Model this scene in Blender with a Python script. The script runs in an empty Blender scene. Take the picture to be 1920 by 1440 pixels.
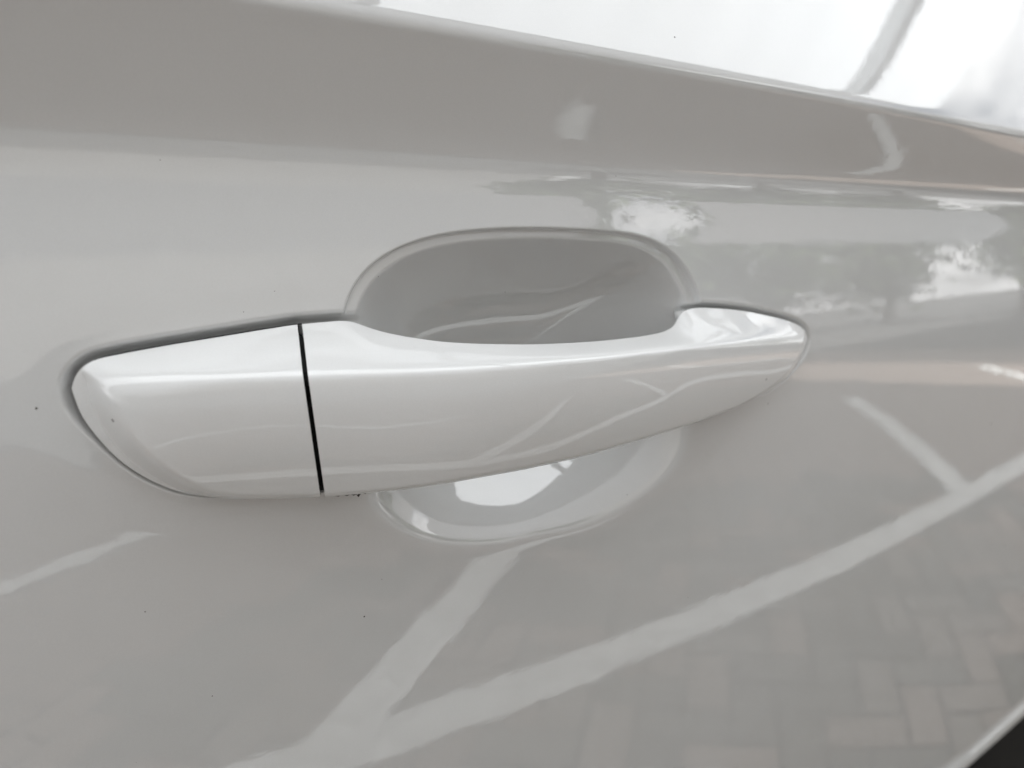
import bpy, bmesh, math, random
import numpy as np
from math import radians, sin, cos, tan, pi
from mathutils import Vector, Matrix

random.seed(4)
RNG = np.random.default_rng(7)
S = bpy.context.scene
COL = S.collection

# ------------------------------------------------------------------ camera
F_PX, YAW, PITCH = 1397.0, radians(28.3), radians(13.0)   # phone main lens, 1920 px wide frame
DIST, CAM_H = 0.1716, 1.0                                  # distance to door skin, height above the paving
SLOPE = radians(2.34)                                      # the door's lines fall towards the front of the car
cam = bpy.data.cameras.new("camera")
cam_ob = bpy.data.objects.new("camera", cam)
COL.objects.link(cam_ob)
cam.sensor_width = 36.0
cam.lens = 36.0 * F_PX / 1920.0
cam.clip_start, cam.clip_end = 0.01, 2000
fw = Vector((sin(YAW) * cos(PITCH), cos(YAW) * cos(PITCH), -sin(PITCH)))
cam_ob.location = (0, -DIST, CAM_H)
cam_ob.rotation_euler = fw.to_track_quat('-Z', 'Y').to_euler()
cam.dof.use_dof = True
cam.dof.focus_distance = 0.185
cam.dof.aperture_fstop = 11.0
S.camera = cam_ob

# ------------------------------------------------------------------ world and sun
SUN_EL, SUN_AZ = radians(58), radians(306)
w = bpy.data.worlds.new("World")
S.world = w
w.use_nodes = True
nt = w.node_tree
nt.nodes.clear()
wo = nt.nodes.new("ShaderNodeOutputWorld")
bg = nt.nodes.new("ShaderNodeBackground")
sky = nt.nodes.new("ShaderNodeTexSky")
sky.sky_type = 'NISHITA'
sky.sun_disc = False
sky.sun_elevation = SUN_EL
sky.sun_rotation = SUN_AZ
sky.air_density, sky.dust_density = 1.0, 3.0
bg.inputs['Strength'].default_value = 0.05
tc = nt.nodes.new("ShaderNodeTexCoord")
mp = nt.nodes.new("ShaderNodeMapping")
mp.inputs['Scale'].default_value = (1, 1, 2.0)
cn = nt.nodes.new("ShaderNodeTexNoise")
cn.inputs['Scale'].default_value = 2.6
cn.inputs['Detail'].default_value = 9
cn.inputs['Roughness'].default_value = 0.58
cr = nt.nodes.new("ShaderNodeValToRGB")
cr.color_ramp.elements[0].position = 0.40
cr.color_ramp.elements[1].position = 0.58
mx = nt.nodes.new("ShaderNodeMixRGB")
mx.inputs[2].default_value = (25.0, 25.0, 25.0, 1)
nt.links.new(tc.outputs['Generated'], mp.inputs[0])
nt.links.new(mp.outputs[0], cn.inputs['Vector'])
nt.links.new(cn.outputs[0], cr.inputs[0])
nt.links.new(cr.outputs[0], mx.inputs[0])
nt.links.new(sky.outputs[0], mx.inputs[1])
nt.links.new(mx.outputs[0], bg.inputs['Color'])
nt.links.new(bg.outputs[0], wo.inputs[0])

sun = bpy.data.lights.new("sun", 'SUN')
sun.energy, sun.angle, sun.color = 5.0, radians(0.5), (1.0, 0.985, 0.965)
sun_ob = bpy.data.objects.new("sun", sun)
COL.objects.link(sun_ob)
sd = Vector((sin(SUN_AZ) * cos(SUN_EL), cos(SUN_AZ) * cos(SUN_EL), sin(SUN_EL)))
sun_ob.rotation_euler = sd.to_track_quat('Z', 'Y').to_euler()
sun_ob.location = sd * 30

S.view_settings.view_transform = 'Standard'
S.view_settings.look = 'None'
S.view_settings.gamma = 1.0
S.view_settings.use_curve_mapping = False
S.view_settings.exposure = 0.9
S.render.engine = 'CYCLES'
S.cycles.use_denoising = True
S.cycles.max_bounces = 10
S.cycles.diffuse_bounces = 5
S.cycles.glossy_bounces = 5
S.cycles.transmission_bounces = 6
S.cycles.sample_clamp_indirect = 8.0
S.cycles.caustics_reflective = False
S.cycles.caustics_refractive = False

# ------------------------------------------------------------------ helpers
def new_mat(name):
    m = bpy.data.materials.new(name)
    m.use_nodes = True
    b = m.node_tree.nodes['Principled BSDF']
    return m, m.node_tree, b

def mesh_obj(name, verts, faces, mat, parent=None, smooth=True):
    me = bpy.data.meshes.new(name)
    me.from_pydata([tuple(v) for v in verts], [], [tuple(f) for f in faces])
    if smooth:
        me.polygons.foreach_set('use_smooth', [True] * len(me.polygons))
    me.materials.append(mat)
    me.update()
    o = bpy.data.objects.new(name, me)
    COL.objects.link(o)
    if parent is not None:
        o.parent = parent
    return o

def grid_obj(name, P, mat, parent=None, flip=False, close_v=False):
    """P: (nu, nv, 3) array of points -> one quad mesh."""
    nu, nv = P.shape[:2]
    idx = np.arange(nu * nv).reshape(nu, nv)
    if close_v:
        idx = np.concatenate([idx, idx[:, :1]], 1)
    q = np.stack([idx[:-1, :-1], idx[1:, :-1], idx[1:, 1:], idx[:-1, 1:]], -1).reshape(-1, 4)
    if flip:
        q = q[:, ::-1]
    me = bpy.data.meshes.new(name)
    me.vertices.add(nu * nv)
    me.vertices.foreach_set('co', np.ascontiguousarray(P, dtype=np.float32).ravel())
    n = len(q)
    me.loops.add(n * 4)
    me.loops.foreach_set('vertex_index', q.astype(np.int32).ravel())
    me.polygons.add(n)
    me.polygons.foreach_set('loop_start', np.arange(0, n * 4, 4, dtype=np.int32))
    me.polygons.foreach_set('loop_total', np.full(n, 4, dtype=np.int32))
    me.polygons.foreach_set('use_smooth', np.ones(n, dtype=bool))
    me.update(calc_edges=True)
    me.validate()
    me.materials.append(mat)
    o = bpy.data.objects.new(name, me)
    COL.objects.link(o)
    if parent is not None:
        o.parent = parent
    return o

def box(verts, faces, x0, x1, y0, y1, z0, z1):
    b = len(verts)
    verts += [(x0, y0, z0), (x1, y0, z0), (x1, y1, z0), (x0, y1, z0), (x0, y0, z1), (x1, y0, z1), (x1, y1, z1), (x0, y1, z1)]
    faces += [(b, b+3, b+2, b+1), (b+4, b+5, b+6, b+7), (b, b+1, b+5, b+4), (b+1, b+2, b+6, b+5), (b+2, b+3, b+7, b+6), (b+3, b, b+4, b+7)]

def empty(name, loc=(0, 0, 0)):
    o = bpy.data.objects.new(name, None)
    o.location = loc
    COL.objects.link(o)
    return o

def tag(o, label=None, cat=None, group=None, kind=None):
    if label: o['label'] = label
    if cat: o['category'] = cat
    if group: o['group'] = group
    if kind: o['kind'] = kind
    return o

def sstep(a, b, x):
    t = np.clip((x - a) / (b - a), 0, 1)
    return t * t * t * (t * (t * 6 - 15) + 10)

def smax(a, b, k):
    h = np.maximum(k - np.abs(a - b), 0) / k
    return np.maximum(a, b) + h * h * h * k / 6.0

def smin(a, b, k):
    return -smax(-a, -b, k)

def pchip(xs, ys, x):
    """monotone cubic through (xs, ys), flat outside"""
    xs, ys = np.asarray(xs, float), np.asarray(ys, float)
    h = np.diff(xs); d = np.diff(ys) / h
    m = np.zeros_like(xs)
    for i in range(1, len(xs) - 1):
        if d[i-1] * d[i] > 0:
            w1, w2 = 2*h[i] + h[i-1], h[i] + 2*h[i-1]
            m[i] = (w1 + w2) / (w1 / d[i-1] + w2 / d[i])
    m[0], m[-1] = d[0], d[-1]
    xc = np.clip(x, xs[0], xs[-1])
    i = np.clip(np.searchsorted(xs, xc) - 1, 0, len(xs) - 2)
    t = (xc - xs[i]) / h[i]
    t2, t3 = t*t, t*t*t
    return ((2*t3 - 3*t2 + 1) * ys[i] + (t3 - 2*t2 + t) * h[i] * m[i]
            + (-2*t3 + 3*t2) * ys[i+1] + (t3 - t2) * h[i] * m[i+1])

def dist_poly(x, z, pts):
    """distance from points to an open polyline"""
    best = np.full(np.broadcast(x, z).shape, 1e9)
    for (ax, az), (bx, bz) in zip(pts[:-1], pts[1:]):
        dx, dz = bx - ax, bz - az
        L = dx*dx + dz*dz
        if L < 1e-14: continue
        t = np.clip(((x - ax) * dx + (z - az) * dz) / L, 0, 1)
        best = np.minimum(best, (x - ax - t*dx)**2 + (z - az - t*dz)**2)
    return np.sqrt(best)

def inside_poly(x, z, pts):
    c = np.zeros(np.broadcast(x, z).shape, bool)
    n = len(pts)
    for i in range(n):
        ax, az = pts[i]; bx, bz = pts[(i+1) % n]
        if az == bz: continue
        c ^= ((az > z) != (bz > z)) & (x < (bx - ax) * (z - az) / (bz - az) + ax)
    return c

def smooth_curve(pts, n, closed=False, passes=6):
    """resample a polyline evenly and relax its corners"""
    p = np.asarray(pts, float)
    if closed: p = np.vstack([p, p[:1]])
    s = np.concatenate([[0], np.cumsum(np.hypot(*np.diff(p, axis=0).T))])
    t = np.linspace(0, s[-1], n + (1 if closed else 0))
    q = np.stack([np.interp(t, s, p[:, 0]), np.interp(t, s, p[:, 1])], 1)
    if closed: q = q[:-1]
    for _ in range(passes):
        if closed:
            q = 0.25*np.roll(q, 1, 0) + 0.5*q + 0.25*np.roll(q, -1, 0)
        else:
            q[1:-1] = 0.25*q[:-2] + 0.5*q[1:-1] + 0.25*q[2:]
    return q

# ------------------------------------------------------------------ the door skin's plain shape
# door frame: x along the car (towards its front), y into the car, z up; origin level with the lens
ALPHA = [  # height (mm) -> tilt of the surface upwards (degrees)
    (-480, -10), (-330, -9), (-200, -6), (-120, -3), (-75, 0), (-45, 3), (-20, 7), (0, 8.5), (7, 6.5), (12.5, -1), (18, -9),
    (24, -13.5), (34, -15), (41.6, -16), (43.2, -9), (45.6, 20), (47.6, 26), (62, 27), (90, 26), (140, 25), (300, 24)]
_zz = np.linspace(-0.48, 0.30, 15601)
_aa = pchip([a[0]/1000 for a in ALPHA], [a[1] for a in ALPHA], _zz)
_yy = np.concatenate([[0], np.cumsum(np.tan(np.radians((_aa[1:] + _aa[:-1]) / 2)) * np.diff(_zz))])
_yy -= np.interp(-0.04, _zz, _yy)

def base(x, z):
    """door skin without recesses"""
    sh = 0.024 * (x - 0.06)
    g = sstep(-0.06, 0.0, z) * (1 - sstep(0.012, 0.0415, z))    # the hollow under the crease climbs to the front
    zq = z - sh * g * 0.9
    return np.interp(zq, _zz, _yy) + (x - 0.05)**2 / (2 * 4.5)

R_ = np.array([cos(YAW), -sin(YAW), 0]); F_ = np.array(fw); U_ = np.cross(R_, F_)
def onto(px, py, H=0.0):
    """where the photo's sight line meets the surface H in front of the plain skin -> (x, z) in the door frame"""
    d = F_ + (px - 960) / F_PX * R_ - (py - 720) / F_PX * U_
    d = np.array([d[0]*cos(SLOPE) - d[2]*sin(SLOPE), d[1], d[0]*sin(SLOPE) + d[2]*cos(SLOPE)])
    t = DIST / d[1]
    for _ in range(40):
        p = d * t
        t = (DIST + float(base(p[0], p[2])) - H) / d[1]
    p = d * t
    return p[0], p[2]

# ------------------------------------------------------------------ materials
def paint_material(name, tint, ior):
    m, t, b = new_mat(name)
    b.inputs['Roughness'].default_value = 0.55
    b.inputs['Specular IOR Level'].default_value = 0.2
    b.inputs['Coat Weight'].default_value = 1.0
    b.inputs['Coat Roughness'].default_value = 0.012
    b.inputs['Coat IOR'].default_value = ior
    co = t.nodes.new("ShaderNodeTexCoord")
    # fine dust and a few darker grains of dirt on a cool white
    n1 = t.nodes.new("ShaderNodeTexNoise"); n1.inputs['Scale'].default_value = 9; n1.inputs['Detail'].default_value = 5
    r1 = t.nodes.new("ShaderNodeValToRGB")
    r1.color_ramp.elements[0].position, r1.color_ramp.elements[1].position = 0.3, 0.7
    r1.color_ramp.elements[0].color = (tint * 0.955, tint * 0.955, tint * 0.945, 1)
    r1.color_ramp.elements[1].color = (tint, tint * 1.005, tint * 1.005, 1)
    n2 = t.nodes.new("ShaderNodeTexVoronoi"); n2.inputs['Scale'].default_value = 70
    lt = t.nodes.new("ShaderNodeMath"); lt.operation = 'LESS_THAN'; lt.inputs[1].default_value = 0.032
    wn = t.nodes.new("ShaderNodeSeparateColor")
    gt = t.nodes.new("ShaderNodeMath"); gt.operation = 'GREATER_THAN'; gt.inputs[1].default_value = 0.88
    mu = t.nodes.new("ShaderNodeMath"); mu.operation = 'MULTIPLY'
    m2 = t.nodes.new("ShaderNodeMath"); m2.operation = 'MULTIPLY'; m2.inputs[1].default_value = 0.75
    mix = t.nodes.new("ShaderNodeMixRGB"); mix.inputs[2].default_value = (0.09, 0.08, 0.07, 1)
    n5 = t.nodes.new("ShaderNodeTexNoise"); n5.inputs['Scale'].default_value = 3500; n5.inputs['Detail'].default_value = 2
    r5 = t.nodes.new("ShaderNodeMapRange"); r5.inputs['From Min'].default_value = 0.3; r5.inputs['From Max'].default_value = 0.7; r5.inputs['To Min'].default_value = 0.975; r5.inputs['To Max'].default_value = 1.015
    mz = t.nodes.new("ShaderNodeVectorMath"); mz.operation = 'SCALE'
    for n in (n1, n2, n5): t.links.new(co.outputs['Object'], n.inputs['Vector'])
    t.links.new(n5.outputs[0], r5.inputs['Value']); t.links.new(r5.outputs[0], mz.inputs['Scale']); t.links.new(r1.outputs[0], mz.inputs[0])
    t.links.new(n1.outputs[0], r1.inputs[0])
    t.links.new(n2.outputs['Distance'], lt.inputs[0])
    t.links.new(n2.outputs['Color'], wn.inputs[0])
    t.links.new(wn.outputs[0], gt.inputs[0])
    t.links.new(lt.outputs[0], mu.inputs[0]); t.links.new(gt.outputs[0], mu.inputs[1])
    t.links.new(mu.outputs[0], m2.inputs[0])
    t.links.new(m2.outputs[0], mix.inputs[0]); t.links.new(mz.outputs[0], mix.inputs[1])
    t.links.new(mix.outputs[0], b.inputs['Base Color'])
    # hazy patches and fine wipe marks in the clear coat
    n4 = t.nodes.new("ShaderNodeTexNoise"); n4.inputs['Scale'].default_value = 22; n4.inputs['Detail'].default_value = 8; n4.inputs['Roughness'].default_value = 0.7
    mr = t.nodes.new("ShaderNodeMapRange"); mr.inputs['From Min'].default_value = 0.35; mr.inputs['From Max'].default_value = 0.75; mr.inputs['To Min'].default_value = 0.004; mr.inputs['To Max'].default_value = 0.045
    t.links.new(co.outputs['Object'], n4.inputs['Vector']); t.links.new(n4.outputs[0], mr.inputs['Value']); t.links.new(mr.outputs[0], b.inputs['Coat Roughness'])
    # faint orange peel in the clear coat
    n3 = t.nodes.new("ShaderNodeTexNoise"); n3.inputs['Scale'].default_value = 260; n3.inputs['Detail'].default_value = 2
    bp = t.nodes.new("ShaderNodeBump"); bp.inputs['Strength'].default_value = 0.03; bp.inputs['Distance'].default_value = 0.0006
    t.links.new(co.outputs['Object'], n3.inputs['Vector'])
    t.links.new(n3.outputs[0], bp.inputs['Height'])
    t.links.new(bp.outputs[0], b.inputs['Coat Normal'])
    return m

def plain(name, col, rough, coat=0.0, spec=0.5, noise=0.0, scale=40):
    m, t, b = new_mat(name)
    b.inputs['Roughness'].default_value = rough
    b.inputs['Specular IOR Level'].default_value = spec
    b.inputs['Coat Weight'].default_value = coat
    co = t.nodes.new("ShaderNodeTexCoord")
    n = t.nodes.new("ShaderNodeTexNoise"); n.inputs['Scale'].default_value = scale; n.inputs['Detail'].default_value = 6
    r = t.nodes.new("ShaderNodeValToRGB")
    r.color_ramp.elements[0].position, r.color_ramp.elements[1].position = 0.3, 0.7
    r.color_ramp.elements[0].color = (*[c * (1 - noise) for c in col], 1)
    r.color_ramp.elements[1].color = (*[min(1, c * (1 + noise)) for c in col], 1)
    t.links.new(co.outputs['Object'], n.inputs['Vector'])
    t.links.new(n.outputs[0], r.inputs[0])
    t.links.new(r.outputs[0], b.inputs['Base Color'])
    return m

PAINT = paint_material("white paint on steel", 0.66, 2.1)
HANDLE_PAINT = paint_material("white handle paint lifted for light", 0.79, 1.75)  # whiter than the door's, partly to stand in for stronger light on the handle
BLACK = plain("black moulded plastic", (0.006, 0.006, 0.006), 0.6, spec=0.2, noise=0.2, scale=300)
RUBBER = plain("black rubber and gap shade", (0.008, 0.008, 0.008), 0.7, spec=0.2, noise=0.2, scale=200)  # seal rubber, also the black that stands for shade in the gap

# ================================================================== THE DOOR
door = empty("car_door", (0, 0, CAM_H))
door.rotation_euler = (0, SLOPE, 0)
tag(door, "glossy white car door with body-coloured pull handle over a recessed finger cup", "car door")

# ---- outlines traced from the handle, carried to their own depth
GAPX = 3
def he_top(px):   # how far the upper back edge stands off the skin (mm) along the photo's x
    return pchip([0, 640, 660, 700, 767, 833, 917, 1017, 1100, 1183, 1233, 1262, 1275, 1295, 1315, 1600],
                 [0.5, 0.6, 0.9, 3.6, 8.2, 12.2, 15.4, 17.0, 16.4, 13.4, 9.6, 5.6, 3.2, 1.0, 0.5, 0.4], px) / 1000
def he_bot(px):
    return pchip([0, 605, 640, 767, 892, 1017, 1142, 1267, 1326, 1409, 1472, 1505, 1600],
                 [0.5, 0.7, 1.3, 6.8, 12.4, 15.4, 14.6, 10.0, 6.4, 2.0, 0.8, 0.5, 0.4], px) / 1000
TOP_PX = [(134,728),(134,718),(139,706),(150,693),(163,682),(180,674),(220,665),(300,650),(433,628),(500,617),(561,608),(600,604.5),(640,601.5),(656,602.5),(676,608.5),
          (700,617),(730,625),(767,632),(833,641),(917,645),(1017,645),(1100,641),(1183,633),(1233,625),(1257,616),(1268,605),(1274,592),
          (1287,581),(1308,577),(1350,578.5),(1400,584),(1430,590),(1472,600),(1497,610),(1509,620),(1514,629),(1515,634)]
BOT_PX = [(134,728),(136,742),(143,763),(167,800),(200,840),(233,870),(258,887),(287,903),(333,921),(383,928),(467,929.5),(550,926),(605,921),(640,916),(700,911),
          (767,904),(892,887),(1017,867),(1142,840),(1267,806),(1326,787),(1367,773),(1409,754),(1440,737),(1472,712),(1490,690),(1505,665),(1513,645),(1515,634)]
TOP = np.array([onto(a, b, float(he_top(a))) for a, b in TOP_PX])
BOT = np.array([onto(a, b, float(he_bot(a))) for a, b in BOT_PX])
HET = np.array([float(he_top(a)) for a, b in TOP_PX]); HEB = np.array([float(he_bot(a)) for a, b in BOT_PX])
XL, XR = TOP[0, 0], TOP[-1, 0]
# make x single valued
def mono(c, h):
    keep = [0]
    for i in range(1, len(c)):
        if c[i, 0] > c[keep[-1], 0] + 1e-5: keep.append(i)
    return c[keep], h[keep]
TOPm, HETm = mono(TOP, HET); BOTm, HEBm = mono(BOT, HEB)
XL, XR = min(TOPm[0,0], BOTm[0,0]), min(TOPm[-1,0], BOTm[-1,0])
_xg = np.linspace(XL, XR, 2401)
def relaxed(xs, ys, sigma):
    """curve through the points, eased along its length (ends kept)"""
    y = pchip(xs, ys, _xg)
    if sigma > 0:
        n = int(4 * sigma / (_xg[1] - _xg[0])); kx = np.arange(-n, n + 1) * (_xg[1] - _xg[0])
        ker = np.exp(-0.5 * (kx / sigma)**2); ker /= ker.sum()
        yp = np.concatenate([2*y[0] - y[n:0:-1], y, 2*y[-1] - y[-2:-n-2:-1]])
        y = np.convolve(yp, ker, 'valid')
    return lambda x: np.interp(x, _xg, y)
f_zt = relaxed(TOPm[:,0], TOPm[:,1], 0.0007)
f_zb = relaxed(BOTm[:,0], BOTm[:,1], 0.0008)
f_ht = relaxed(TOPm[:,0], HETm, 0.0022)
f_hb = relaxed(BOTm[:,0], HEBm, 0.004)

# the ridge between the upper facet and the face
RIDGE_H = [(134, 2.2), (160, 6), (200, 8.8), (300, 11), (430, 12.5), (600, 14.5), (750, 19.4), (892, 24.2), (1058, 26.4), (1225, 22), (1350, 13.6), (1430, 7.5), (1480, 4), (1515, 1.0)]
RIDGE_PX = [(134, 728), (160, 722), (200, 719), (300, 716), (430, 711), (600, 705), (750, 699), (892, 692), (1058, 677), (1225, 659), (1350, 645), (1430, 638), (1480, 634), (1515, 634)]
RID = np.array([(*onto(a, b, h/1000), h/1000) for (a, b), (_, h) in zip(RIDGE_PX, RIDGE_H)])
f_zr = relaxed(RID[:,0], RID[:,1], 0.008)
f_hr = relaxed(RID[:,0], RID[:,2], 0.007)
f_m = relaxed(_xg, np.clip((f_hr(_xg) * 1.04 - f_ht(_xg)) / np.maximum(f_zt(_xg) - f_zr(_xg), 0.0030), 0.7, 3.0), 0.014)   # steepness of the upper facet

low_curve = smooth_curve(BOT, 260, passes=12)
def height(x, z):
    """how far the handle's painted shell stands in front of the plain skin"""
    zt, zr, hr, het, heb = f_zt(x), f_zr(x), f_hr(x), f_ht(x), f_hb(x)
    mm = f_m(x)
    vv_ = np.clip((z - zr) / np.maximum(zt - zr, 0.0008), 0, 1)
    top = hr * 1.04 + (zr - z) * mm + (het - (hr * 1.04 - (zt - zr) * mm)) * vv_**1.6      # leaves the ridge evenly, meets the back edge
    u = zr - z
    face = hr + 0.06 * u - 8.6 * u * np.abs(u)
    face = np.where(u < 0, hr + 0.06 * u, face)
    dl = dist_poly(x, z, low_curve)
    rear, front = 1 - sstep(0.002, 0.024, x), sstep(0.150, 0.200, x)
    wd = 0.0022 + 0.0034 * rear + 0.0008 * front               # rolled border: broad round the rear end
    low = face - 1.45 * (wd - dl)
    h = smin(face, low, 0.0016 + 0.0018 * rear)
    h = smin(h, heb + (7.0 - 2.0 * rear - 4.5 * front) * dl, 0.0012 + 0.0015 * rear)
    h = smin(top, h, (0.0016 + 0.12 * hr) + 0.0030 * rear)
    return np.maximum(h, np.minimum(het, heb) * 0.8)

gap_a, gap_b = np.array(onto(561, 608, .002)), np.array(onto(605, 921, .002))      # rear side of the gap
gap_c, gap_d = np.array(onto(570, 608, .002)), np.array(onto(613, 918, .002))    # front side of the gap
GAP_TILT = 0.235                                           # the cut runs askew in plan
def gap_x(a, b, z):
    return a[0] + (b[0] - a[0]) * (z - a[1]) / (b[1] - a[1])

def shell(name, x0f, x1f, nu, nv, end):
    """closed painted shell: front over v, then round the back"""
    tu = np.linspace(0, 1, nu)
    if end == 'rear':  tu = tu**2 * (1 - 0.35*tu) / 0.65
    else:              tu = 1 - (1 - tu)**2 * (1 - 0.5*(1 - tu)) / 0.5
    v = np.linspace(0, 1, nv)
    v = 0.5 * v + 0.5 * (0.5 - 0.5 * np.cos(pi * v))
    # columns: x follows the slanted gap edge on one side and the outline's end on the other
    T, V = np.meshgrid(tu, v, indexing='ij')
    X = XL + (XR - XL) * T
    for _ in range(14):
        Z = f_zt(X) + (f_zb(X) - f_zt(X)) * V
        HH = height(X, Z)
        A = x0f(Z, HH); B = x1f(Z, HH)
        X = A + (B - A) * T
    Z = f_zt(X) + (f_zb(X) - f_zt(X)) * V
    H = height(X, Z)
    Y = base(X, Z) - H
    front = np.stack([X, Y, Z], -1)
    # back: a small rolled edge, a skirt where the shell meets its seat, a flat back
    xt, xb = X[:, 0], X[:, -1]; zt, zb = Z[:, 0], Z[:, -1]
    yt, yb = Y[:, 0], Y[:, -1]
    st = 0.0052 * (1 - sstep(0.001, 0.004, f_ht(xt))); sb = 0.0052 * (1 - sstep(0.001, 0.004, f_hb(xb)))
    def pt(x, y, z): return np.stack([x, y, z], -1)[:, None, :]
    mid = (zt + zb) / 2
    shr = np.minimum(0.0006, (zt - zb) * 0.2)
    back = [pt(xb, yb + 0.0004, zb + shr*0.25), pt(xb, yb + 0.0009 + sb*0.3, zb + shr), pt(xb, yb + 0.001 + sb, zb + shr*1.4)]
    for k in np.linspace(0.15, 0.85, 6):
        back.append(pt(xb*(1-k) + xt*k, (yb + sb)*(1-k) + (yt + st)*k + 0.0012, zb*(1-k) + zt*k))
    back += [pt(xt, yt + 0.001 + st, zt - shr*1.4), pt(xt, yt + 0.0009 + st*0.3, zt - shr), pt(xt, yt + 0.0004, zt - shr*0.25)]
    P = np.concatenate([front] + back, 1)
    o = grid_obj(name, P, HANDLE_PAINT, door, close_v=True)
    # close the flat end at the gap
    bm = bmesh.new(); bm.from_mesh(o.data)
    bm.verts.ensure_lookup_table()
    n = P.shape[1]
    row = (nu - 1) * n if end == 'rear' else 0
    ring = [bm.verts[row + i] for i in range(n)]
    f = bm.faces.new(ring if end == 'rear' else ring[::-1])
    f.smooth = False
    edges = [e for e in f.edges]
    for e in edges: e.smooth = False
    bmesh.ops.remove_doubles(bm, verts=bm.verts, dist=1e-7)
    bmesh.ops.recalc_face_normals(bm, faces=bm.faces)
    bm.to_mesh(o.data); bm.free()
    return o

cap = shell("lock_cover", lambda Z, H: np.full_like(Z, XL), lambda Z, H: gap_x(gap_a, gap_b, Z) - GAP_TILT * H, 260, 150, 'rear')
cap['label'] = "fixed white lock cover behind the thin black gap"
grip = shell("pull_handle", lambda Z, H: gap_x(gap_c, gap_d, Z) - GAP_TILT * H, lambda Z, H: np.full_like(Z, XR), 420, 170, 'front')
grip['label'] = "white bowed grip tapering to a point at its front end"

# ---- the skin with its cup and the seat round the handle
CUP_PX = [(645,590),(652,560),(664,533),(704,489),(767,456),(850,437),(954,430),(1058,431),(1162,437),(1225,450),(1267,477),(1292,511),(1308,545),(1318,580),(1322,640),(1312,720),
          (1290,775),(1272,812),(1253,848),(1216,890),(1142,938),(1058,973),(954,1001),(892,1006),(808,998),(746,967),(708,933),(680,880),(655,800),(644,700)]
CUP = smooth_curve(np.array([onto(a, b) for a, b in CUP_PX]), 360, closed=True, passes=60)
cc = np.array([(CUP[:,0].min() + CUP[:,0].max()) / 2, (CUP[:,1].min() + CUP[:,1].max()) / 2 - 0.010])
ASP = (CUP[:,0].max() - CUP[:,0].min()) / (CUP[:,1].max() - CUP[:,1].min())
_th = np.arctan2((CUP[:,1] - cc[1]) * ASP, CUP[:,0] - cc[0]); _rr = np.hypot((CUP[:,1] - cc[1]) * ASP, CUP[:,0] - cc[0])
_o = np.argsort(_th); _th, _rr = _th[_o], _rr[_o]
_th = np.concatenate([_th - 2*pi, _th, _th + 2*pi]); _rr = np.concatenate([_rr]*3)
TOPs = smooth_curve(TOP, 200, passes=2); BOTs = smooth_curve(BOT, 200, passes=2)
# seat outline: the handle's base on the skin; under the bowed part it runs straight across the cup
seat_top = np.array([p for p, (a, b) in zip(TOP, TOP_PX) if a <= 640 or a >= 1308])
seat_bot = np.array([p for p, (a, b) in zip(BOT, BOT_PX) if a <= 640 or a >= 1440])
SEAT = smooth_curve(np.vstack([seat_top, seat_bot[::-1][1:-1]]), 500, closed=True, passes=3)

def skin(x, z):
    y = base(x, z)
    near = (x > XL - 0.03) & (x < XR + 0.03) & (z > CUP[:,1].min() - 0.03) & (z < CUP[:,1].max() + 0.03)
    dep = np.zeros_like(x)
    xs, zs = x[near], z[near]
    th = np.arctan2((zs - cc[1]) * ASP, xs - cc[0]); r = np.hypot((zs - cc[1]) * ASP, xs - cc[0])
    rho = r / np.interp(th, _th, _rr)
    up = sstep(-0.5, 0.5, np.sin(th))
    p = 1.35 + 1.25 * up
    rs = rho / (1 - 0.014 * up)
    g = 0.0290 * (1 - rs ** p)
    k = 0.0095 - 0.0071 * up + 0.006 * (1 - up) * sstep(-0.2, 0.5, np.cos(th))
    cupd = smax(np.maximum(g, -0.05), np.zeros_like(g), k)
    sdist = (rho - 1) * np.interp(th, _th, _rr)
    lip = 0.0024 * up * (1 - sstep(-0.0006, 0.0012, sdist))            # pressed lip round the upper half
    cupd = smax(cupd, lip, 0.0008) - 0.0008 / 6 * (1 - sstep(0.0, 0.0008, np.maximum(cupd, lip)))
    d = dist_poly(xs, zs, SEAT)
    ins = inside_poly(xs, zs, SEAT)
    sd_ = np.where(ins, -d, d)
    upper = sstep(-0.052, -0.036, zs)
    wid = 0.0012 + 0.0017 * upper
    seat = 0.0046 * (1 - sstep(-0.0012, wid, sd_)) 
    # shallow dish in the skin round the rear and lower side of the handle
    seat = seat + 0.0005 * (1 - sstep(0.0, 0.012, np.maximum(sd_, 0))) * (1 - sstep(0.10, 0.14, xs))
    dep[near] = smax(cupd, seat, 0.0025) - 0.0025 / 6 * (1 - sstep(0.0, 0.0025, np.maximum(cupd, seat)))
    y = y + dep
    return y

def spaced(segs):
    out = []
    for a, b, n in segs:
        out.append(np.linspace(a, b, n, endpoint=False))
    out.append([segs[-1][1]])
    return np.concatenate(out)
XS = spaced([(-0.45, -0.05, 60), (-0.05, XL - 0.015, 40), (XL - 0.015, XR + 0.015, 720), (XR + 0.015, 0.32, 90), (0.32, 0.62, 120), (0.62, 1.1, 50)])
ZS = spaced([(-0.40, -0.13, 130), (-0.13, -0.095, 50), (-0.095, 0.004, 420), (0.004, 0.041, 90), (0.041, 0.049, 40), (0.049, 0.10, 60), (0.10, 0.26, 50)])
# lower edge of the painted skin: where the black cladding starts, rising to the front
L0, L1 = np.array(onto(1803, 1440)), np.array(onto(1920, 1335))
E0, E1 = np.array(onto(1682, 1440)), np.array(onto(1920, 1285))
def lower_edge(x):
    return L0[1] + (L1[1] - L0[1]) / (L1[0] - L0[0]) * (x - L0[0]) * np.where(x < L0[0], 0.45, 1.0)
GX, GZ = np.meshgrid(XS, ZS, indexing='ij')
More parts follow.
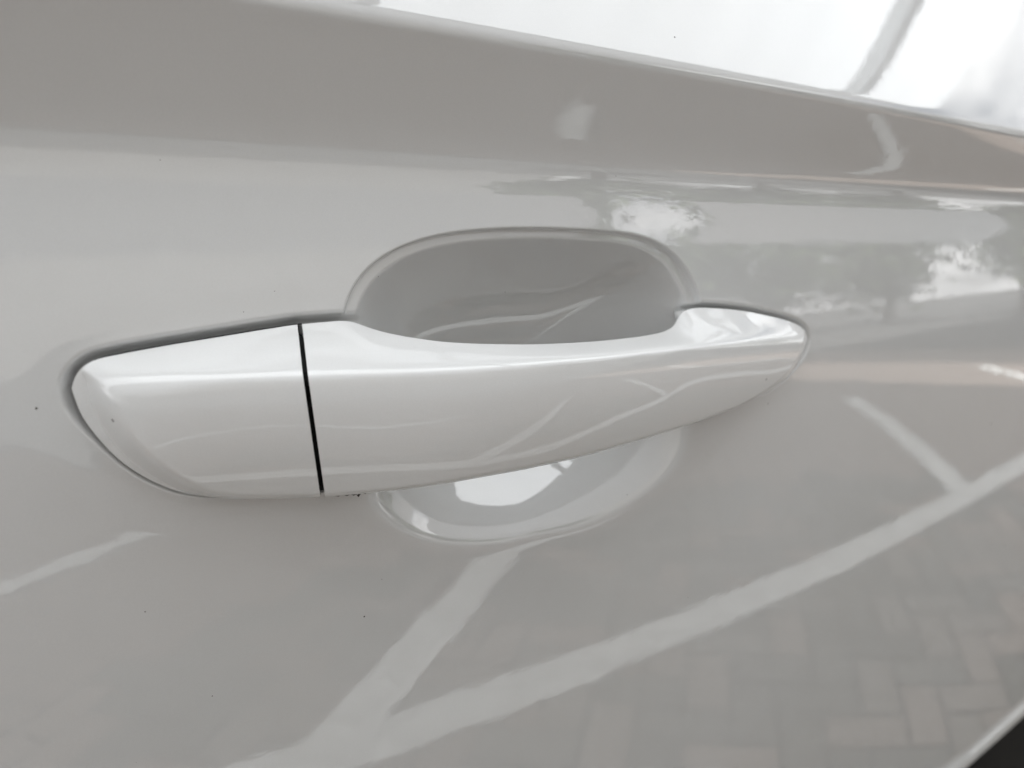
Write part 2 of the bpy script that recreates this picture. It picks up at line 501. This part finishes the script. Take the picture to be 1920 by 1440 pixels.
# lowest rows bend to the edge
zl = lower_edge(GX)
tt = (GZ + 0.13) / (-0.40 + 0.13)
GZ = np.where(GZ < -0.13, -0.13 + np.clip(tt, 0, 1) * (zl + 0.13), GZ)
YS = skin(GX, GZ)
dlow = GZ - zl
# a turned lip above the edge: the skin flares out a little, then rolls under
YS = YS - 0.0030 * (1 - sstep(0.004, 0.020, dlow)) + 0.006 * (1 - sstep(0.0, 0.0035, dlow))
panel = grid_obj("door_panel", np.stack([GX, YS, GZ], -1), PAINT, door)
panel['label'] = "white door skin with sharp shoulder crease and rounded finger cup"

# ---- black cladding below the painted skin
nx = 90
cx = np.linspace(-0.45, 1.1, nx)
ze = lower_edge(cx)
prof = [(0.006, 0.009), (-0.001, 0.0125), (-0.004, 0.0115), (-0.010, 0.008), (-0.030, 0.004), (-0.080, -0.002), (-0.150, 0.004), (-0.36, 0.01), (-0.46, 0.05), (-0.5, 0.12)]
rows = []
for dz, dy in prof:
    z = ze + dz
    rows.append(np.stack([cx, base(cx, np.maximum(z, -0.47)) + dy, z], -1))
grid_obj("lower_cladding", np.stack(rows, 1), BLACK, door, flip=True)['label'] = "black plastic cladding along the bottom edge of the door"

# ---- rubber seal between the lock cover and the skin, and a black block added for shade in the gap
ring = SEAT[(SEAT[:,0] < 0.062)]
segs = []
cen = np.array([0.02, -0.042])
full = smooth_curve(np.array([p for p in SEAT]), 400, closed=True, passes=1)
nrm = np.roll(full, -1, 0) - np.roll(full, 1, 0)
nrm = np.stack([nrm[:,1], -nrm[:,0]], 1); nrm /= np.linalg.norm(nrm, axis=1)[:, None]
if np.mean(np.sum(nrm * (full - full.mean(0)), 1)) < 0: nrm = -nrm
prof = [(-0.0026, 0.0046), (-0.0014, 0.0046), (-0.0004, 0.0050), (-0.0002, 0.0072), (-0.0026, 0.0074)]
rows = []
for off, dy in prof:
    q = full + nrm * off
    rows.append(np.stack([q[:,0], base(full[:,0], full[:,1]) + dy, q[:,1]], -1))
P = np.stack(rows, 1)
sel = np.where(full[:,0] < 0.041)[0]
br = np.where(np.diff(sel) > 1)[0]
if len(br): sel = np.concatenate([sel[br[0]+1:], sel[:br[0]+1]])
grid_obj("rubber_seal", P[sel], RUBBER, door, close_v=True)
vb, fb = [], []
zt_, zb_ = gap_a[1] - 0.0030, gap_b[1] - 0.0002
xa, xb_ = 0.5*(gap_a[0]+gap_c[0]), 0.5*(gap_b[0]+gap_d[0])
N = 24
for i in range(N + 1):
    s = i / N
    z = zt_ + (zb_ - zt_) * s
    x = float(gap_x((gap_a+gap_c)/2, (gap_b+gap_d)/2, z))
    hh = max(0.0004, float(height(np.array([x - GAP_TILT * 0.018]), np.array([z]))[0]) - 0.0035 - 0.0012 * (1 if 6 < i < 9 else 0))
    yb0 = float(base(x, z))
    for (dx, yy) in ((-0.0035, yb0 - hh + 0.0012), (-0.0006, yb0 - hh), (0.0006, yb0 - hh), (0.0035, yb0 - hh + 0.0012), (0.0035, yb0 + 0.004), (-0.0035, yb0 + 0.004)):
        vb.append((x + dx - GAP_TILT * (yb0 - yy), yy, z))
for i in range(N):
    for j in range(6):
        fb.append((i*6 + j, i*6 + (j+1) % 6, (i+1)*6 + (j+1) % 6, (i+1)*6 + j))
fb += [tuple(range(6)), tuple(N*6 + j for j in reversed(range(6)))]
mesh_obj("gap_shade_block", vb, fb, RUBBER, door, smooth=False)  # black block put in to keep the narrow gap in deep shade

# ---- grit stuck to the paint and the chipped sealant under the gap
GRIT = plain("dark road grit", (0.05, 0.042, 0.035), 0.9, noise=0.4, scale=900)
grid_y = lambda x, z: float(skin(np.array([x]), np.array([z]))[0])
bm = bmesh.new()
for (a, b, r) in ((683,1156,.00042), (457,585,.0002), (515,546,.0002), (68,766,.00032), (272,1147,.00024), (1440,757,.00032), (716,1086,.0002),
                  (716,520,.0002), (1360,640,.0002), (1010,560,.0002), (1180,930,.00022), (398,1305,.0002), (1290,1120,.0002), (1730,1100,.0003), (1155,330,.0002), (300,300,.0002), (1265,70,.0003)):
    x, z = onto(a, b)
    m4 = Matrix.Translation((x, grid_y(x, z), z)) @ Matrix.Diagonal((r * random.uniform(.5, .9), r * 0.4, r * random.uniform(.5, .9), 1))
    bmesh.ops.create_icosphere(bm, subdivisions=1, radius=1.0, matrix=m4)
me = bpy.data.meshes.new("grit"); bm.to_mesh(me); bm.free(); me.materials.append(GRIT)
grit = bpy.data.objects.new("grit", me); COL.objects.link(grit); grit.parent = door; grit['kind'] = 'stuff'
vs, fs = [], []
pts_ = [(a_, b_ + 9.5 - 0.06 * (a_ - 612)) for a_, b_ in [(612,920.5),(622,920),(634,921.5),(642,919.5),(650,922),(657,919),(663,922.5),(668,920),(672,925),(677,918.5),(686,920.5)]]
for i, (a, b) in enumerate(pts_):
    for sgn in (-1, 1):
        x, z = onto(a + 0.3*sgn, b + sgn * (0.5 + 0.5 * (i % 3)), 0.0040)
        vs.append((x, float(base(x, z)) - 0.0040, z)); vs.append((x, float(base(x, z)) - 0.0034, z))
for i in range(len(pts_) - 1):
    q, p_ = 4*i, 4*(i+1)
    fs += [(q, p_, p_+2, q+2), (q+1, q+3, p_+3, p_+1), (q, q+1, p_+1, p_), (q+2, p_+2, p_+3, q+3)]
mesh_obj("sealant_crack", vs, fs, GRIT, door, False)['label'] = "jagged dark crack of old sealant under the gap"

# ================================================================== WHAT THE PAINT MIRRORS
# ---- ground: paving under and beside the car
def paver_material():
    m, t, b = new_mat("concrete paver")
    b.inputs['Roughness'].default_value = 0.85
    oi = t.nodes.new("ShaderNodeObjectInfo")
    co = t.nodes.new("ShaderNodeTexCoord")
    r = t.nodes.new("ShaderNodeValToRGB")
    r.color_ramp.elements[0].color = (0.125, 0.118, 0.098, 1)
    r.color_ramp.elements[1].color = (0.34, 0.265, 0.22, 1)
    e = r.color_ramp.elements.new(0.5); e.color = (0.21, 0.20, 0.175, 1)
    n = t.nodes.new("ShaderNodeTexNoise"); n.inputs['Scale'].default_value = 30; n.inputs['Detail'].default_value = 6
    mxx = t.nodes.new("ShaderNodeMixRGB"); mxx.blend_type = 'MULTIPLY'; mxx.inputs[0].default_value = 0.45
    t.links.new(co.outputs['Object'], n.inputs['Vector'])
    t.links.new(oi.outputs['Random'], r.inputs[0])
    t.links.new(r.outputs[0], mxx.inputs[1]); t.links.new(n.outputs[0], mxx.inputs[2])
    t.links.new(mxx.outputs[0], b.inputs['Base Color'])
    return m
PAVER = paver_material()
JOINT = plain("sandy joint", (0.015, 0.015, 0.014), 0.95, noise=0.4, scale=60)
LINE = plain("worn white road paint", (0.82, 0.82, 0.79), 0.7, noise=0.18, scale=14)

ground = mesh_obj("pavement", [(-150, -150, -0.012), (150, -150, -0.012), (150, 150, -0.012), (-150, 150, -0.012)], [(0, 1, 2, 3)], JOINT, None, False)
tag(ground, "herringbone concrete block paving beside the car", None, None, 'structure')

def brick_mesh(name, lx, ly):
    bm = bmesh.new()
    bmesh.ops.create_cube(bm, size=1)
    for v in bm.verts:
        v.co = Vector((v.co.x * lx, v.co.y * ly, v.co.z * 0.05 - 0.025))
    top = [e for e in bm.edges if all(v.co.z > -0.001 for v in e.verts)]
    bmesh.ops.bevel(bm, geom=top, offset=0.004, segments=1, affect='EDGES')
    me = bpy.data.meshes.new(name); bm.to_mesh(me); bm.free()
    me.materials.append(PAVER)
    return me
BW, JW = 0.10, 0.008
meh = brick_mesh("paver", 2*BW - JW, BW - JW); mev = brick_mesh("paver", BW - JW, 2*BW - JW)
# herringbone: brick pairs stepping along the diagonal
cells = []
ROT = radians(41)
for i in range(-120, 130):
    for j in range(-60, 70):
        # lattice of the 90 degree herringbone: a=(1,1)w, b=(2,-2)w
        ox, oy = (i + 2*j) * BW, (i - 2*j) * BW
        for kind in (0, 1):
            x, y = (ox + BW, oy + BW/2) if kind == 0 else (ox + BW/2, oy + 2*BW)
            if kind == 1: x, y = ox + BW/2 + 0*BW, oy + 2*BW
            xr, yr = x*cos(ROT) - y*sin(ROT), x*sin(ROT) + y*cos(ROT)
            if -3.0 < xr < 8.0 and -5.6 < yr < 1.2:
                cells.append((kind, xr, yr))
# nearest to where the door mirrors them sharply
cells.sort(key=lambda c: math.hypot((c[1] - 1.2) * 0.75, (c[2] + 0.6)))
for kind, x, y in cells[:300]:
    o = bpy.data.objects.new("paver", meh if kind == 0 else mev)
    o.location = (x, y, random.uniform(-0.0012, 0.0008))
    o.rotation_euler = (random.uniform(-.004, .004), random.uniform(-.004, .004), ROT + random.uniform(-.006, .006))
    COL.objects.link(o); o.parent = ground
vv, ff = [], []
for kind, x, y in cells[300:]:
    hx, hy = ((2*BW - JW)/2, (BW - JW)/2) if kind == 0 else ((BW - JW)/2, (2*BW - JW)/2)
    b = len(vv); dz = random.uniform(-0.0012, 0.0008)
    for (sx, sy, z, ins) in ((-1,-1,-0.02,0),(1,-1,-0.02,0),(1,1,-0.02,0),(-1,1,-0.02,0),(-1,-1,0,.003),(1,-1,0,.003),(1,1,0,.003),(-1,1,0,.003)):
        px_, py_ = sx*(hx - ins), sy*(hy - ins)
        vv.append((x + px_*cos(ROT) - py_*sin(ROT), y + px_*sin(ROT) + py_*cos(ROT), z + dz))
    ff += [(b+4,b+5,b+6,b+7),(b,b+1,b+5,b+4),(b+1,b+2,b+6,b+5),(b+2,b+3,b+7,b+6),(b+3,b,b+4,b+7)]
rest = mesh_obj("distant_pavers", vv, ff, PAVER, ground, False)
rest['kind'] = 'stuff'

road = mesh_obj("driveway", [(-150, -150, -0.004), (150, -150, -0.004), (150, -5.7, -0.004), (-150, -5.7, -0.004)], [(0, 1, 2, 3)], plain("worn asphalt", (0.09, 0.09, 0.087), 0.9, noise=0.2, scale=5), None, False)
tag(road, "dark grey driveway beyond the block paving", None, None, 'structure')

# ---- painted hatching: one border along the car, diagonals at 45 degrees, a far border
def stripe(name, ax, ay, bx, by, wd, z, label, seed):
    """worn paint band: ragged edges, laid 4 mm over the blocks"""
    rr = np.random.default_rng(seed)
    L = math.hypot(bx - ax, by - ay); n = max(8, int(L / 0.03))
    ux, uy = (bx - ax) / L, (by - ay) / L
    vs, fs = [], []
    j0 = np.convolve(rr.normal(0, 0.006, n + 9), np.ones(3) / 3, 'same'); j1 = np.convolve(rr.normal(0, 0.006, n + 9), np.ones(3) / 3, 'same')
    for i in range(n + 1):
        t = L * i / n
        for side, j in ((-1, j0[i]), (1, j1[i])):
            o = side * wd / 2 + j
            vs.append((ax + ux*t - uy*o, ay + uy*t + ux*o, z))
    for i in range(n): fs.append((2*i, 2*i + 2, 2*i + 3, 2*i + 1))
    o = mesh_obj(name, vs, fs, LINE, None, False)
    tag(o, label, None, None, 'structure')
    return o
stripe("painted_line", -9, -0.84, 12, -0.76, 0.12, 0.005, "white painted border line on the paving running along the car", 1)
for i, c in enumerate((-4.6, -2.5, -0.58, 1.72, 3.9, 6.1)):
    stripe("painted_line", c + 0.80, -0.80, c + 2.50, -2.50, 0.12, 0.009, "white diagonal hatching stripe on the paving beside the car", 3 + i)

# ---- carport roof over the parking bays: milky strip added as overhead light, outer sheet widened for shade
def membrane_material(name, through):
    m = bpy.data.materials.new(name); m.use_nodes = True
    t = m.node_tree; t.nodes.clear()
    out = t.nodes.new("ShaderNodeOutputMaterial"); d = t.nodes.new("ShaderNodeBsdfDiffuse"); tr = t.nodes.new("ShaderNodeBsdfTranslucent"); ad = t.nodes.new("ShaderNodeMixShader")
    n = t.nodes.new("ShaderNodeTexNoise"); n.inputs['Scale'].default_value = 3; r = t.nodes.new("ShaderNodeValToRGB")
    r.color_ramp.elements[0].color = (0.78, 0.81, 0.83, 1); r.color_ramp.elements[1].color = (0.86, 0.89, 0.91, 1)
    co = t.nodes.new("ShaderNodeTexCoord")
    t.links.new(co.outputs['Object'], n.inputs['Vector']); t.links.new(n.outputs[0], r.inputs[0])
    t.links.new(r.outputs[0], d.inputs[0]); t.links.new(r.outputs[0], tr.inputs[0])
    ad.inputs[0].default_value = through
    t.links.new(d.outputs[0], ad.inputs[1]); t.links.new(tr.outputs[0], ad.inputs[2]); t.links.new(ad.outputs[0], out.inputs[0])
    return m
MEMB = membrane_material("milky corrugated sheet", 0.75)
ROOF = membrane_material("white coated roof sheet", 0.17)
STEEL = plain("white painted steel", (0.62, 0.63, 0.63), 0.45, noise=0.1, scale=8)

def canopy(x0, x1, label):
    root = empty("carport_roof", ((x0 + x1) / 2, 2.9, 0))
    tag(root, label, "carport", "carports over the parking bays")
    ox, oy = root.location.x, root.location.y
    for part, ya, yb, dz, mat in (("roof_sheet", 3.1, 0.2, 0, ROOF), ("added_light_strip", 0.3, -1.02, 0.03, MEMB), ("roof_sheet", -0.92, -5.2, 0, ROOF)):  # added strip feeds overhead light; outer sheet stretched to block low side light
        nu, nv = 240, 16
        U, V = np.meshgrid(np.linspace(0, 1, nu), np.linspace(0, 1, nv), indexing='ij')
        y = ya + (yb - ya) * V
        x = x0 + (x1 - x0) * U
        z = 2.85 - 0.020 * (y - 0.2)**2 + dz + 0.004 * np.sin(x * 2 * pi / 0.30)
        grid_obj(part, np.stack([x - ox, y - oy, z], -1), mat, root)
    nb = max(2, int(round((x1 - x0) / 2.4)))
    for k in range(nb + 1):
        x = x0 + 0.9 + (x1 - x0 - 1.8) * k / nb - ox
        vs, fs = [], []
        N = 18
        for i in range(N + 1):
            y = 3.1 + (-1.0 - 3.1) * i / N
            z = 2.77 - 0.020 * (y - 0.2)**2
            for dx, dz in ((-0.03, -0.04), (0.03, -0.04), (0.03, 0.04), (-0.03, 0.04)): vs.append((x + dx, y - oy, z + dz))
        for i in range(N):
            for j in range(4): fs.append((i*4 + j, i*4 + (j+1) % 4, (i+1)*4 + (j+1) % 4, (i+1)*4 + j))
        fs += [(3, 2, 1, 0), (N*4, N*4+1, N*4+2, N*4+3)]
        mesh_obj("rib", vs, fs, STEEL, root, False)
        vs, fs = [], []
        for i in range(16):
            a = 2*pi*i/16
            vs += [(x + 0.07*cos(a), 0.07*sin(a), 0), (x + 0.06*cos(a), 0.06*sin(a), 2.6)]
        fs = [(2*i, 2*((i+1) % 16), 2*((i+1) % 16) + 1, 2*i + 1) for i in range(16)]
        mesh_obj("post", vs, fs, STEEL, root)
    return root
canopy(-9.0, 3.8, "white sheet carport with added milky light strip right above the car")
canopy(5.3, 13.0, "white sheet carport with added milky light strip ahead of the car")

# ---- across the yard: a pale single-storey building and a row of trees
WALL = plain("pale render", (0.45, 0.44, 0.42), 0.9, noise=0.08, scale=1.5)
FRAME = plain("white window frame", (0.7, 0.7, 0.7), 0.4, noise=0.03)
GLASS = plain("dark window glass", (0.03, 0.035, 0.04), 0.05, spec=0.6, noise=0.1)
BARK = plain("grey brown bark", (0.12, 0.09, 0.07), 0.9, noise=0.4, scale=12)
bx0, bx1, by, bh = -18.0, 13.0, -20.0, 6.8
bl = empty("office_building", ((bx0 + bx1)/2, by, 0))
tag(bl, "pale rendered single-storey building with white framed windows", "building")
ox = bl.location.x
vs, fs = [], []
box(vs, fs, bx0 - ox, bx1 - ox, -8, 0, 0, bh)
mesh_obj("wall", vs, fs, WALL, bl, False)
vs, fs = [], []
box(vs, fs, bx0 - ox - 0.05, bx1 - ox + 0.05, 0.003, 0.08, 0, 1.0)
mesh_obj("plinth", vs, fs, plain("grey plinth", (0.24, 0.235, 0.225), 0.9, noise=0.15, scale=3), bl, False)
vs, fs = [], []
box(vs, fs, bx0 - ox - 0.3, bx1 - ox + 0.3, -8.3, 0.3, bh + 0.003, bh + 0.35)
mesh_obj("roof", vs, fs, FRAME, bl, False)
for fl in (1.2,):
    for k in range(3):
        x = bx0 - ox + 1.0 + k * 2.6
        vs, fs = [], []
        box(vs, fs, x, x + 1.7, 0.003, 0.09, fl, fl + 0.09); box(vs, fs, x, x + 1.7, 0.003, 0.09, fl + 1.41, fl + 1.5)
        box(vs, fs, x, x + 0.09, 0.003, 0.088, fl + 0.09, fl + 1.41); box(vs, fs, x + 1.61, x + 1.7, 0.003, 0.088, fl + 0.09, fl + 1.41); box(vs, fs, x + 0.81, x + 0.89, 0.003, 0.085, fl + 0.09, fl + 1.41)
        wn_ = mesh_obj("window", vs, fs, FRAME, bl, False)
        vs, fs = [], []
        box(vs, fs, x + 0.09, x + 0.81, 0.004, 0.03, fl + 0.09, fl + 1.41); box(vs, fs, x + 0.89, x + 1.61, 0.004, 0.03, fl + 0.09, fl + 1.41)
        mesh_obj("pane", vs, fs, GLASS, wn_, False)

def leaf_material():
    m, t, b = new_mat("green foliage")
    b.inputs['Roughness'].default_value = 0.6
    g = t.nodes.new("ShaderNodeNewGeometry"); r = t.nodes.new("ShaderNodeValToRGB")
    r.color_ramp.elements[0].color = (0.03, 0.055, 0.015, 1); r.color_ramp.elements[1].color = (0.09, 0.13, 0.04, 1)
    t.links.new(g.outputs['Random Per Island'], r.inputs[0]); t.links.new(r.outputs[0], b.inputs['Base Color'])
    return m
LEAF = leaf_material()
def tree(x, y, h, rad, label, seed):
    rr = np.random.default_rng(seed)
    root = empty("street_tree", (x, y, 0))
    tag(root, label, "tree", "trees across the yard")
    vs, fs = [], []
    def limb(p, q, r0, r1):
        p, q = Vector(p), Vector(q); d = (q - p).normalized(); a = d.orthogonal().normalized(); c = d.cross(a); b0 = len(vs)
        for (pp, r) in ((p, r0), (q, r1)):
            for i in range(8):
                an = 2*pi*i/8; vs.append(tuple(pp + (a*cos(an) + c*sin(an)) * r))
        for i in range(8): fs.append((b0 + i, b0 + (i+1) % 8, b0 + 8 + (i+1) % 8, b0 + 8 + i))
    limb((0, 0, 0), (0.05, 0.02, h*0.45), 0.16, 0.11)
    cl = []
    for k in range(9):
        a = rr.uniform(0, 2*pi); q = (rad*0.65*cos(a), rad*0.65*sin(a), h*rr.uniform(0.42, 0.92))
        limb((0.05, 0.02, h*rr.uniform(0.33, 0.45)), q, 0.07, 0.02); cl.append(q)
    mesh_obj("trunk", vs, fs, BARK, root)
    vs, fs = [], []
    for k in range(44):
        c = np.array(cl[k % 9]) * rr.uniform(0.6, 1.15) if k > 8 else np.array(cl[k])
        c[2] = min(max(c[2], h*0.34), h)
        for _ in range(52):
            p = c + rr.normal(0, rad*0.2, 3); d = rr.normal(0, 1, 3); d /= np.linalg.norm(d); e = np.cross(d, rr.normal(0, 1, 3)); e /= np.linalg.norm(e)
            s_ = rr.uniform(0.12, 0.24); b0 = len(vs)
            vs += [tuple(p - d*s_), tuple(p + e*s_*0.5), tuple(p + d*s_), tuple(p - e*s_*0.5)]; fs.append((b0, b0+1, b0+2, b0+3))
    mesh_obj("crown", vs, fs, LEAF, root, False)
for k, (x, y, h, r, lb) in enumerate((
        (-12.5, -11.4, 5.4, 2.6, "broad green tree behind the rear of the car"),
        (8.4, -11.2, 5.0, 2.0, "slim green tree nearest to the pale building"),
        (12.6, -10.6, 4.6, 1.9, "green tree in the middle of the row ahead"),
        (17.0, -9.6, 5.2, 2.2, "leafy tree next to the last one of the row"),
        (17.2, -6.0, 4.4, 1.9, "low green tree closest to the parking bays ahead"),
        (25.0, -7.4, 6.2, 2.6, "tall green tree farthest ahead of the car"))):
    tree(x, y, h, r, lb, 21 + k)
